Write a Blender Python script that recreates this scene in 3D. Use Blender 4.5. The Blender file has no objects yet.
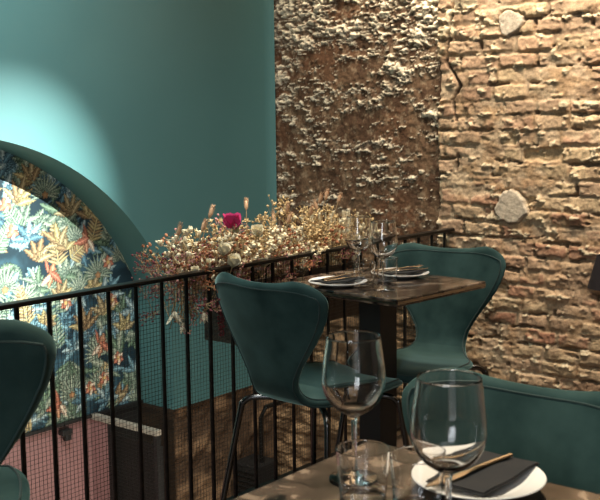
import bpy, math, random
import numpy as np
from mathutils import Vector, Matrix
R_ = math.radians
sc = bpy.context.scene
COL = sc.collection
rnd = random.Random(7)
sc.view_settings.view_transform = 'Standard'
sc.view_settings.look = 'None'
sc.view_settings.gamma = 1
sc.view_settings.use_curve_mapping = False
sc.view_settings.exposure = 0.26

# ------------------------------------------------------------------ camera
EYE = Vector((0, 0, 1.23))
TH = math.atan(.125); PHI = .012; FPX = 1000.0
F_ = Vector((0, math.cos(TH), -math.sin(TH)))
R0 = Vector((1, 0, 0)); U0 = Vector((0, math.sin(TH), math.cos(TH)))
RX = R0 * math.cos(PHI) - U0 * math.sin(PHI)
UX = U0 * math.cos(PHI) + R0 * math.sin(PHI)
cam_d = bpy.data.cameras.new('camera'); cam = bpy.data.objects.new('camera', cam_d)
COL.objects.link(cam); sc.camera = cam
cam_d.sensor_width = 36; cam_d.lens = FPX * 36 / 600; cam_d.clip_start = .02
m = Matrix.Identity(4)
for i in range(3):
    m[i][0] = RX[i]; m[i][1] = UX[i]; m[i][2] = -F_[i]; m[i][3] = EYE[i]
cam.matrix_world = m
cam_d.dof.use_dof = True; cam_d.dof.focus_distance = 3.0; cam_d.dof.aperture_fstop = 14

def gp(px, py, z):
    d = F_ + RX * ((px - 300) / FPX) + UX * ((250 - py) / FPX)
    return EYE + d * ((z - EYE.z) / d.z)
def pd(px, py, y):
    d = F_ + RX * ((px - 300) / FPX) + UX * ((250 - py) / FPX)
    return EYE + d * (y / d.y)

# ------------------------------------------------------------------ layout (metres)
RA = gp(0, 305, .80); RB = gp(452, 228, .80)
U = (RB - RA).normalized()                 # along the railing, away from the camera
N = Vector((U.y, -U.x, 0))                 # from the railing into the mezzanine
ROT = math.atan2(U.y, U.x)
Q0 = RB - N * .966; Q0.z = 0               # corner of teal and brick walls
RB0 = Vector((RB.x, RB.y, 0))
def wl(s, out, z):                         # on the teal wall: s from corner, out from wall face
    return Q0 - U * s + N * out + Vector((0, 0, z))
def wb(a, out, z):                         # on the brick wall: a from the corner, out toward the room
    return Q0 + N * a - U * out + Vector((0, 0, z))

# ------------------------------------------------------------------ materials
MATS = {}
def mat(name, base=(.5, .5, .5), rough=.5, metal=0, **kw):
    m = bpy.data.materials.new(name); m.use_nodes = True
    b = m.node_tree.nodes['Principled BSDF']
    b.inputs['Base Color'].default_value = (*base, 1)
    b.inputs['Roughness'].default_value = rough
    b.inputs['Metallic'].default_value = metal
    for k, v in kw.items(): b.inputs[k].default_value = v
    MATS[name] = m
    return m
def noise_mix(m, c1, c2, scale, detail=4, lo=.35, hi=.65, stretch=(1, 1, 1), bump=0, rough=None):
    nt = m.node_tree; b = nt.nodes['Principled BSDF']
    tc = nt.nodes.new('ShaderNodeTexCoord'); mp = nt.nodes.new('ShaderNodeMapping')
    mp.inputs['Scale'].default_value = stretch
    nz = nt.nodes.new('ShaderNodeTexNoise'); nz.inputs['Scale'].default_value = scale
    nz.inputs['Detail'].default_value = detail
    cr = nt.nodes.new('ShaderNodeValToRGB')
    cr.color_ramp.elements[0].position = lo; cr.color_ramp.elements[0].color = (*c1, 1)
    cr.color_ramp.elements[1].position = hi; cr.color_ramp.elements[1].color = (*c2, 1)
    nt.links.new(tc.outputs['Object'], mp.inputs['Vector']); nt.links.new(mp.outputs[0], nz.inputs['Vector'])
    nt.links.new(nz.outputs['Fac'], cr.inputs[0]); nt.links.new(cr.outputs[0], b.inputs['Base Color'])
    if bump:
        bp = nt.nodes.new('ShaderNodeBump'); bp.inputs['Strength'].default_value = bump
        bp.inputs['Distance'].default_value = .004
        nt.links.new(nz.outputs['Fac'], bp.inputs['Height']); nt.links.new(bp.outputs[0], b.inputs['Normal'])
    return nz, cr

velvet = mat('green_velvet', (.016, .05, .045), .7)
noise_mix(velvet, (.011, .030, .029), (.036, .074, .069), 8, 7, .34, .66, (1, 1, 1), .15)
vb = velvet.node_tree.nodes['Principled BSDF']
vb.inputs['Sheen Weight'].default_value = .8; vb.inputs['Sheen Roughness'].default_value = .35
vb.inputs['Sheen Tint'].default_value = (.5, .8, .74, 1); vb.inputs['Specular IOR Level'].default_value = .10
piping_m = mat('velvet_piping', (.012, .035, .032), .8)
piping_m.node_tree.nodes['Principled BSDF'].inputs['Sheen Weight'].default_value = .1
teal = mat('teal_paint', (.07, .205, .185), .55)
noise_mix(teal, (.056, .150, .153), (.061, .159, .162), 3, 3, .3, .7)
iron = mat('black_iron', (.012, .011, .010), .38, .6)
noise_mix(iron, (.010, .009, .008), (.03, .024, .018), 30, 3, .5, .8)
wire_m = mat('mesh_wire', (.05, .05, .045), .45, .7)
leg_m = mat('dark_chrome', (.10, .10, .10), .22, 1)
glass = mat('clear_glass', (1, 1, 1), .0)
gb = glass.node_tree.nodes['Principled BSDF']
gb.inputs['Transmission Weight'].default_value = 1; gb.inputs['IOR'].default_value = 1.48
china = mat('white_china', (.80, .79, .75), .18)
napkin_m = mat('charcoal_napkin', (.012, .013, .015), .85)
steel = mat('steel', (.62, .56, .46), .22, 1)
trim_m = mat('table_edge_metal', (.35, .30, .24), .3, 1)
marble = mat('dark_marble', (.05, .035, .025), .13)
nz, cr = noise_mix(marble, (.005, .004, .0035), (.19, .14, .10), 15, 10, .42, .62, (1, 1, 1))
nz.inputs['Distortion'].default_value = 1.1
e = cr.color_ramp.elements.new(.60); e.color = (.09, .062, .045, 1)
e = cr.color_ramp.elements.new(.83); e.color = (.34, .27, .20, 1)
wood_d = mat('dark_planter_wood', (.03, .018, .010), .6)
noise_mix(wood_d, (.018, .010, .006), (.05, .03, .016), 8, 4, .3, .7, (1, 1, 8), .2)
pink = mat('dusty_pink_paint', (.20, .085, .085), .6)
noise_mix(pink, (.25, .135, .13), (.28, .15, .145), 4, 3)
grey_m = mat('grey_ledge', (.30, .27, .22), .5)
noise_mix(grey_m, (.26, .23, .19), (.36, .33, .27), 12, 4)
blackm = mat('matt_black', (.008, .008, .008), .55)
shade_m = mat('aubergine_shade', (.008, .004, .006), .85)
floor_m = mat('brown_floor', (.08, .05, .03), .5)
noise_mix(floor_m, (.06, .038, .024), (.11, .07, .045), 4, 5, .3, .7, (1, 6, 1))
ceil_m = mat('ceiling_paint', (.28, .24, .19), .8)
plain_m = mat('warm_plaster', (.30, .22, .15), .8)
noise_mix(plain_m, (.24, .17, .11), (.34, .26, .18), 5, 5, .3, .7)
lampm = mat('lamp_glow', (1, .9, .75), .5)
lb = lampm.node_tree.nodes['Principled BSDF']
lb.inputs['Emission Color'].default_value = (1, .86, .66, 1); lb.inputs['Emission Strength'].default_value = 6
def vcol_mat(name, rough, nscale=60, amt=.35, bump=.3, spec=.3):
    m = mat(name, (.5, .5, .5), rough); nt = m.node_tree; b = nt.nodes['Principled BSDF']
    at = nt.nodes.new('ShaderNodeVertexColor'); at.layer_name = 'Col'
    tc = nt.nodes.new('ShaderNodeTexCoord'); nz = nt.nodes.new('ShaderNodeTexNoise')
    nz.inputs['Scale'].default_value = nscale; nz.inputs['Detail'].default_value = 6; nz.inputs['Roughness'].default_value = .7
    nt.links.new(tc.outputs['Object'], nz.inputs['Vector'])
    mr = nt.nodes.new('ShaderNodeMapRange'); mr.inputs['From Min'].default_value = .3; mr.inputs['From Max'].default_value = .7
    mr.inputs['To Min'].default_value = 1 - amt; mr.inputs['To Max'].default_value = 1 + amt
    nt.links.new(nz.outputs['Fac'], mr.inputs['Value'])
    vm = nt.nodes.new('ShaderNodeVectorMath'); vm.operation = 'SCALE'
    nt.links.new(at.outputs['Color'], vm.inputs[0]); nt.links.new(mr.outputs[0], vm.inputs['Scale'])
    nt.links.new(vm.outputs[0], b.inputs['Base Color'])
    b.inputs['Specular IOR Level'].default_value = spec
    if bump:
        bp = nt.nodes.new('ShaderNodeBump'); bp.inputs['Strength'].default_value = bump; bp.inputs['Distance'].default_value = .004
        nt.links.new(nz.outputs['Fac'], bp.inputs['Height']); nt.links.new(bp.outputs[0], b.inputs['Normal'])
    return m
brick_m = vcol_mat('old_masonry', .85, 90, .35, .6, .25)
paper_m = vcol_mat('jungle_wallpaper', .6, 200, .12, 0, .3)

# ------------------------------------------------------------------ mesh helpers
class MB:
    def __init__(s): s.v = []; s.f = []
    def add(s, vs, fs):
        o = len(s.v); s.v += [tuple(v) for v in vs]; s.f += [tuple(i + o for i in f) for f in fs]
    def box(s, c, size, ax=None):
        x, y, z = [Vector(a) for a in (ax or ((1, 0, 0), (0, 1, 0), (0, 0, 1)))]
        c = Vector(c); hx, hy, hz = size[0] / 2, size[1] / 2, size[2] / 2
        vs = [c + x * (i * hx) + y * (j * hy) + z * (k * hz) for i in (-1, 1) for j in (-1, 1) for k in (-1, 1)]
        s.add(vs, [(0, 1, 3, 2), (4, 6, 7, 5), (0, 4, 5, 1), (2, 3, 7, 6), (0, 2, 6, 4), (1, 5, 7, 3)])
    def tube(s, pts, r, n=8, caps=True, closed=False):
        pts = [Vector(p) for p in pts]; k = len(pts)
        rs = r if isinstance(r, (list, tuple)) else [r] * k
        vs = []; prev = None
        for i, p in enumerate(pts):
            if closed: t = (pts[(i + 1) % k] - pts[i - 1])
            else: t = pts[min(i + 1, k - 1)] - pts[max(i - 1, 0)]
            t.normalize()
            if prev is None:
                a = Vector((0, 0, 1)) if abs(t.z) < .9 else Vector((1, 0, 0))
                x = t.cross(a).normalized()
            else: x = (prev - t * prev.dot(t)).normalized()
            prev = x; y = t.cross(x)
            for j in range(n):
                an = 2 * math.pi * j / n
                vs.append(p + (x * math.cos(an) + y * math.sin(an)) * rs[i])
        fs = []
        for i in range(k if closed else k - 1):
            i2 = (i + 1) % k
            for j in range(n):
                fs.append((i * n + j, i * n + (j + 1) % n, i2 * n + (j + 1) % n, i2 * n + j))
        if caps and not closed:
            fs.append(tuple(range(n))[::-1]); fs.append(tuple((k - 1) * n + j for j in range(n)))
        s.add(vs, fs)
    def lathe(s, prof, n=48, c=(0, 0, 0)):
        vs = []; fs = []; rings = []
        for r, z in prof:
            if r < 1e-6: rings.append([len(vs)]); vs.append((c[0], c[1], c[2] + z))
            else:
                rings.append(list(range(len(vs), len(vs) + n)))
                for j in range(n):
                    a = 2 * math.pi * j / n; vs.append((c[0] + r * math.cos(a), c[1] + r * math.sin(a), c[2] + z))
        for A, B in zip(rings, rings[1:]):
            for j in range(n):
                j2 = (j + 1) % n
                if len(A) == 1 and len(B) == 1: continue
                if len(A) == 1: fs.append((A[0], B[j2], B[j]))
                elif len(B) == 1: fs.append((A[j], A[j2], B[0]))
                else: fs.append((A[j], A[j2], B[j2], B[j]))
        s.add(vs, fs)
    def ball(s, c, r, n=8, m=5, sc=(1, 1, 1), ax=None):
        c = Vector(c); x, y, z = [Vector(a) for a in (ax or ((1, 0, 0), (0, 1, 0), (0, 0, 1)))]
        vs = [c - z * r * sc[2]]
        for i in range(1, m):
            t = -math.pi / 2 + math.pi * i / m
            for j in range(n):
                a = 2 * math.pi * j / n
                vs.append(c + x * (r * sc[0] * math.cos(t) * math.cos(a)) + y * (r * sc[1] * math.cos(t) * math.sin(a)) + z * (r * sc[2] * math.sin(t)))
        vs.append(c + z * r * sc[2]); fs = []
        for j in range(n): fs.append((0, 1 + (j + 1) % n, 1 + j))
        for i in range(m - 2):
            for j in range(n):
                a = 1 + i * n + j; b = 1 + i * n + (j + 1) % n; fs.append((a, b, b + n, a + n))
        o = 1 + (m - 2) * n
        for j in range(n): fs.append((o + j, o + (j + 1) % n, len(vs) - 1))
        s.add(vs, fs)
    def petal(s, base, d, up, L, W, curl=.3, n=5):
        d = Vector(d).normalized(); up = Vector(up); up = (up - d * up.dot(d)).normalized(); sd = d.cross(up)
        vs = []; fs = []
        for i in range(n + 1):
            t = i / n; w = W * math.sin(math.pi * min(1, (t * .82 + .12))) ** .8
            p = Vector(base) + d * (L * t) + up * (curl * L * t * t)
            for a in (-1, 0, 1): vs.append(p + sd * (a * w) + up * (abs(a) * w * .35))
        for i in range(n):
            for a in range(2):
                o = i * 3 + a; fs.append((o, o + 1, o + 4, o + 3))
        s.add(vs, fs)
    def build(s, name, material, parent=None, smooth=True, bevel=0, loc=None, recalc=False):
        me = bpy.data.meshes.new(name); me.from_pydata(s.v, [], s.f); me.update()
        if smooth:
            me.polygons.foreach_set('use_smooth', [True] * len(me.polygons))
            if hasattr(me, 'set_sharp_from_angle'): me.set_sharp_from_angle(angle=R_(42))
        me.materials.append(material)
        o = bpy.data.objects.new(name, me); COL.objects.link(o)
        if parent: o.parent = parent
        if loc is not None: o.location = loc
        if bevel:
            b = o.modifiers.new('bevel', 'BEVEL'); b.width = bevel; b.segments = 2; b.limit_method = 'ANGLE'
        return o
def empty(name, loc=(0, 0, 0), rz=0):
    o = bpy.data.objects.new(name, None); COL.objects.link(o); o.location = loc; o.rotation_euler = (0, 0, rz)
    o.empty_display_size = .05; return o
def tag(o, label, cat, group=None, kind=None):
    o['label'] = label; o['category'] = cat
    if group: o['group'] = group
    if kind: o['kind'] = kind
    return o
def struct(o): o['kind'] = 'structure'; return o
def children(o): return [c for c in ALLC if c.parent == o]
def copy_tree(o, parent=None):
    c = o.copy(); COL.objects.link(c)
    if parent: c.parent = parent
    for ch in list(o.children): copy_tree(ch, c)
    return c

# ------------------------------------------------------------------ numpy noise
def vnoise(x, y, seed):
    xi = np.floor(x).astype(np.int64); yi = np.floor(y).astype(np.int64); fx = x - xi; fy = y - yi
    fx = fx * fx * (3 - 2 * fx); fy = fy * fy * (3 - 2 * fy)
    def h(a, b): return hsh(a, b, seed)
    return (h(xi, yi) * (1 - fx) + h(xi + 1, yi) * fx) * (1 - fy) + (h(xi, yi + 1) * (1 - fx) + h(xi + 1, yi + 1) * fx) * fy
def hsh(a, b, seed):
    n = (a * 374761393 + b * 668265263 + seed * 974634777) & 0xFFFFFFFF
    n = ((n ^ (n >> 13)) * 1274126177) & 0xFFFFFFFF
    n = ((n ^ (n >> 16)) * 2246822519) & 0xFFFFFFFF
    return ((n ^ (n >> 15)) & 0xFFFFFF) / float(0xFFFFFF)
def fbm(x, y, seed, o=4, g=.5):
    t = 0; a = 1; s = 0
    for i in range(o):
        t = t + a * vnoise(x * 2 ** i, y * 2 ** i, seed + i * 17); s += a; a *= g
    return t / s
def ss(e0, e1, x): t = np.clip((x - e0) / (e1 - e0), 0, 1); return t * t * (3 - 2 * t)
def grid_obj(name, P, colr, material):
    ny, nx = P.shape[:2]
    me = bpy.data.meshes.new(name)
    idx = np.arange(nx * ny).reshape(ny, nx)
    q = np.stack([idx[:-1, :-1], idx[:-1, 1:], idx[1:, 1:], idx[1:, :-1]], -1).reshape(-1, 4)
    me.vertices.add(nx * ny); me.vertices.foreach_set('co', P.reshape(-1).astype(np.float32))
    me.loops.add(q.size); me.loops.foreach_set('vertex_index', q.reshape(-1).astype(np.int32))
    me.polygons.add(len(q)); me.polygons.foreach_set('loop_start', (np.arange(len(q)) * 4).astype(np.int32))
    me.polygons.foreach_set('loop_total', np.full(len(q), 4, np.int32))
    me.update(calc_edges=True); me.validate()
    me.polygons.foreach_set('use_smooth', np.ones(len(me.polygons), bool))
    if colr is not None:
        ca = me.color_attributes.new('Col', 'FLOAT_COLOR', 'POINT')
        c4 = np.ones((nx * ny, 4), np.float32); c4[:, :3] = np.clip(colr.reshape(-1, 3), 0, 1)
        ca.data.foreach_set('color', c4.reshape(-1))
    me.materials.append(material)
    o = bpy.data.objects.new(name, me); COL.objects.link(o); return o
def mixc(a, b, m): return a * (1 - m[..., None]) + b * m[..., None]
def C3(*c): return np.array(c, float)

# ================================================================== brick wall
def brick_wall():
    av = np.concatenate([np.arange(-.03, 2.0, .0042), np.arange(2.0, 3.6, .02)])
    zv = np.concatenate([np.arange(-2.2, -.6, .02), np.arange(-.6, 2.2, .0042), np.arange(2.2, 2.8, .02)])
    A, Z = np.meshgrid(av, zv)
    Aw = A + .018 * (fbm(A * 5, Z * 7, 3) - .5) + .006 * (fbm(A * 30, Z * 30, 4) - .5)
    Zw = Z + .045 * (fbm(A * 2.2, Z * 3, 5) - .5) + .014 * (fbm(A * 14, Z * 14, 6) - .5)
    # --- brick courses (right of the crack)
    ch = .060
    row = np.floor(Zw / ch).astype(np.int64)
    L = .115 + .075 * hsh(row, row * 0 + 3, 11)
    x = Aw + hsh(row, row * 0 + 9, 12) * .3
    colm = np.floor(x / L).astype(np.int64)
    fu = x / L - colm; fv = Zw / ch - row
    r1 = hsh(row, colm, 21); r2 = hsh(row, colm, 22); r3 = hsh(row, colm, 23); r4 = hsh(row, colm, 24)
    du = np.minimum(fu, 1 - fu) * L; dv = np.minimum(fv - .02 * r4, 1 - fv) * ch
    fine = fbm(A * 60, Z * 60, 31, 4, .6); med = fbm(A * 16, Z * 22, 32, 4, .55)
    lowf = fbm(A * 4, Z * 5, 33, 3)
    dm = np.minimum(du, dv) + (fbm(A * 40, Z * 45, 34) - .5) * .014
    bm = ss(.0045, .0105, dm)
    smear = ss(.53, .63, fbm(A * 6, Z * 11, 35, 4, .6) + .10 * (1.0 - Z) * .6)
    bm2 = bm * (1 - .85 * smear)
    hb = .003 + .011 * r1 - .022 * (r2 < .07)
    # eroded courses: some stick out as small ledges with rounded tops
    ledge = (hsh(row, row * 0 + 5, 41) > .45) * ss(.45, .6, fbm(A * 5, row * .77, 42, 2)) * (.4 + .6 * ss(.7, 1.3, Z))
    hgt = bm2 * hb + ledge * .006 * ss(.0, .35, fv) * ss(1.02, .8, fv) + (fine - .5) * .010 + (med - .5) * .009 + (lowf - .5) * .014
    gaps = ss(.615, .655, fbm(A * 12, Z * 42, 44, 4)) * (1 - .8 * bm)
    hgt -= gaps * .016
    brickc = mixc(mixc(C3(.42, .285, .18) + 0 * A[..., None], C3(.33, .15, .09), ss(.55, .8, r3) * ss(-.5, 1.2, 1.5 - Z)),
                  C3(.50, .37, .22), ss(.5, .1, r3))
    brickc *= (.72 + .5 * r4)[..., None]
    mortc = mixc(C3(.46, .345, .225) + 0 * A[..., None], C3(.38, .25, .14), ss(.4, .65, med))
    col = mixc(mortc, brickc, bm2 * .9)
    col = mixc(col, C3(.44, .29, .18), .5 * ss(.45, .65, fbm(A * 2.6, Z * 3.5, 51)) * ss(1.2, .7, Z))
    col = mixc(col, C3(.16, .10, .06), .6 * ss(.60, .72, fbm(A * 7, Z * 16, 52)))
    col = mixc(col, C3(.17, .115, .07), np.clip(gaps * .9 + .40 * ss(.006, .001, dm) * (1 - smear), 0, 1))
    # --- left of the crack: stained render with crumbling lime plaster
    edge = .90 + .05 * (fbm(Z * 9, Z * 0 + 1.5, 61, 4) - .5) + .02 * (fbm(Z * 40, Z * 0 + 4.5, 62, 3) - .5)
    left = ss(.012, -.012, A - edge)
    n1 = .55 * fbm(A * 17 + 3 * Z, Z * 52, 63, 6, .74) + .45 * fbm(A * 40, Z * 40, 64, 5, .75); n2 = fbm(A * 4.5, Z * 11, 64, 3)
    band = .10 * ss(1.40, 1.70, Z) + .055 * np.exp(-((Z - 1.33 - .05 * A) / .05) ** 2) + .07 * np.exp(-((Z - 1.10 - .03 * A) / .02) ** 2) * ss(.2, .4, A) * ss(.62, .5, A) \
        + .06 * ss(.16, .02, A) + .05 * np.exp(-((Z - 1.0) / .05) ** 2) * ss(.55, .75, A) - .06 * ss(1.3, .9, Z) * ss(.12, .3, A) * ss(.9, .8, A)
    pv = n1 * .62 + n2 * .38 + band
    fleck = ss(.625, .66, fbm(A * 20 + 5, Z * 60, 72, 6, .72) + .30 * (fbm(A * 5, Z * 9, 73, 3) - .5) + .035 * ss(.9, 1.6, Z) - .012)
    pm = np.maximum(ss(.562, .61, pv), fleck)
    hole = ss(.50, .56, fbm(A * 38, Z * 80, 65, 5, .7)) * pm
    hl = -.030 + pm * (.008 + .014 * np.clip(pv - .6, 0, .3) / .1 * .5) + (fine - .5) * (.006 + .016 * pm) + (med - .5) * (.010 + .006 * pm) - hole * .012
    hl += .010 * (fbm(A * 3, Z * 3, 66) - .5)
    streak = fbm(A * 22, Z * 7, 67, 5, .65)
    basec = mixc(C3(.080, .042, .023) + 0 * A[..., None], C3(.145, .086, .048), ss(.4, .7, streak))
    basec = mixc(basec, C3(.115, .055, .028), ss(.45, .65, fbm(A * 3, Z * 2.5, 68)))
    cl = mixc(basec, C3(.66, .57, .42), pm * (1 - .85 * hole))
    cl = mixc(cl, C3(.30, .22, .14), .5 * ss(.56, .66, fbm(A * 40, Z * 30, 69, 5, .7)) * (1 - pm))
    # rubble stone under the mezzanine level
    low = ss(.75, .35, Z)
    vs = fbm(A * 9, Z * 12, 71, 4)
    hst = (vs - .5) * .06 + (fine - .5) * .01 + bm * .012
    cst = mixc(C3(.14, .085, .045) + 0 * A[..., None], C3(.34, .22, .12), ss(.45, .62, vs) * (.4 + .6 * bm))
    hl = hl * (1 - low) + (hst - .02) * low; cl = mixc(cl, cst, low)
    H = hgt * .80 * (1 - left) + hl * left; col = mixc(col, cl, left)
    # shaggy plaster creeping over the top right of the joint
    tp = ss(.66, .70, fbm(A * 20, Z * 34, 81, 5, .6) + .22 * ss(1.5, 1.75, Z) * ss(1.25, .95, A)) * (1 - left)
    H += tp * .009 * (.5 + fine); col = mixc(col, C3(.58, .48, .32), tp * .9)
    # cement patches
    for ca, cz, ra, rz in (PATCH):
        dd = np.sqrt(((A - ca) / ra) ** 2 + ((Z - cz) / rz) ** 2) + (fbm(A * 13, Z * 13, 91) - .5) * 1.1 + (fbm(A * 50, Z * 50, 92) - .5) * .3
        pmk = ss(1.0, .88, dd)
        H = H * (1 - pmk) + (.016 + (fine - .5) * .004 + (med - .5) * .006) * pmk
        col = mixc(col, C3(.40, .34, .26) * (.85 + .3 * 1), pmk)
        H -= .012 * np.exp(-((dd - 1.0) / .05) ** 2)
    # crack
    D = np.full(A.shape, 9.)
    for (a0, z0), (a1, z1) in zip(CRACK, CRACK[1:]):
        vx, vz = a1 - a0, z1 - z0; t = np.clip(((A - a0) * vx + (Z - z0) * vz) / (vx * vx + vz * vz), 0, 1)
        D = np.minimum(D, np.hypot(A - a0 - t * vx, Z - z0 - t * vz))
    D += (fbm(A * 50, Z * 50, 95) - .5) * .012
    ck = ss(.007, .002, D) * ss(.3, .42, fbm(Z * 14, A * 0, 96, 2))
    H -= ck * .035; col = mixc(col, C3(.06, .04, .025), ck)
    n = np.array([-U.x, -U.y, 0]); nn = np.array([N.x, N.y, 0]); q = np.array(Q0)
    P = q + nn * A[..., None] + n * H[..., None]; P[..., 2] = Z
    return struct(grid_obj('wall_back', P, col, brick_m))
def on_brick(px, py):
    d = F_ + RX * ((px - 300) / FPX) + UX * ((250 - py) / FPX)
    t = (Q0 - EYE).dot(U) / d.dot(U); p = EYE + d * t
    return ((p - Q0).dot(N), p.z)
pa, pb = on_brick(510, 206), on_brick(509, 24)
PATCH = [(pa[0], pa[1], .072, .060), (pb[0], pb[1], .058, .060)]
CRACK = [on_brick(*p) for p in ((457, -20), (452, 25), (447, 62), (456, 76), (461, 86), (453, 100), (456, 118), (460, 138), (456, 170))]
brick_wall()

# ================================================================== teal wall with arched niche
CS, CZ, RR, SJ = 1.70, .11, 1.10, .685
DEP = .21
ZSP = CZ + math.sqrt(RR ** 2 - (CS - SJ) ** 2)
arc = [(SJ, -2.2), (SJ, .02), (SJ, .2), (SJ, .38)]
a0 = math.atan2(ZSP - CZ, SJ - CS)
for i in range(49):
    a = a0 + (math.pi - a0 - a0 + math.pi - math.pi) * 0 if False else a0 + (math.pi - 2 * (math.pi - a0) - 0) * 0
    t = i / 48; a = a0 * (1 - t) + (math.pi - a0) * t
    arc.append((CS + RR * math.cos(a), CZ + RR * math.sin(a)))
SJ2 = 2 * CS - SJ
arc += [(SJ2, .38), (SJ2, .2), (SJ2, .02), (SJ2, -2.2)]
mb = MB()
ZT = 2.75
top = [(s, ZT) for s, z in arc]
vs = [wl(s, 0, z) for s, z in arc] + [wl(s, 0, ZT) for s, z in arc]
k = len(arc)
mb.add(vs, [(i, i + 1, k + i + 1, k + i) for i in range(k - 1) if abs(arc[i][0] - arc[i + 1][0]) > 1e-6])
mb.add([wl(0, 0, .02), wl(SJ, 0, .02), wl(SJ, 0, ZT), wl(0, 0, ZT)], [(0, 1, 2, 3)])
mb.add([wl(SJ2, 0, .02), wl(4.9, 0, .02), wl(4.9, 0, ZT), wl(SJ2, 0, ZT)], [(0, 1, 2, 3)])
struct(mb.build('wall_left', teal, smooth=False))
mb = MB()                                   # reveal of the niche
mb.add([wl(s, 0, z) for s, z in arc] + [wl(s, -DEP, z) for s, z in arc], [(i, k + i, k + i + 1, i + 1) for i in range(1, k - 2)])
o = struct(mb.build('trim_1', teal))
mb = MB()
mb.add([wl(s, 0, z) for s, z in arc] + [wl(s, -DEP, z) for s, z in arc], [(i, k + i, k + i + 1, i + 1) for i in (0, k - 2)])
struct(mb.build('trim_3', wood_d, smooth=False))

mb = MB()                                   # added curved strip, turned to catch light and brighten the corner
cp = [(.055, .0), (.042, .001), (.028, .005), (.014, .011), (.0, .019)]
mb.add([wl(s, o_, -.0) for s, o_ in cp] + [wl(s, o_, ZT) for s, o_ in cp], [(i, i + 1, 6 + i, 5 + i) for i in range(4)])
struct(mb.build('trim_4', teal))

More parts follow.
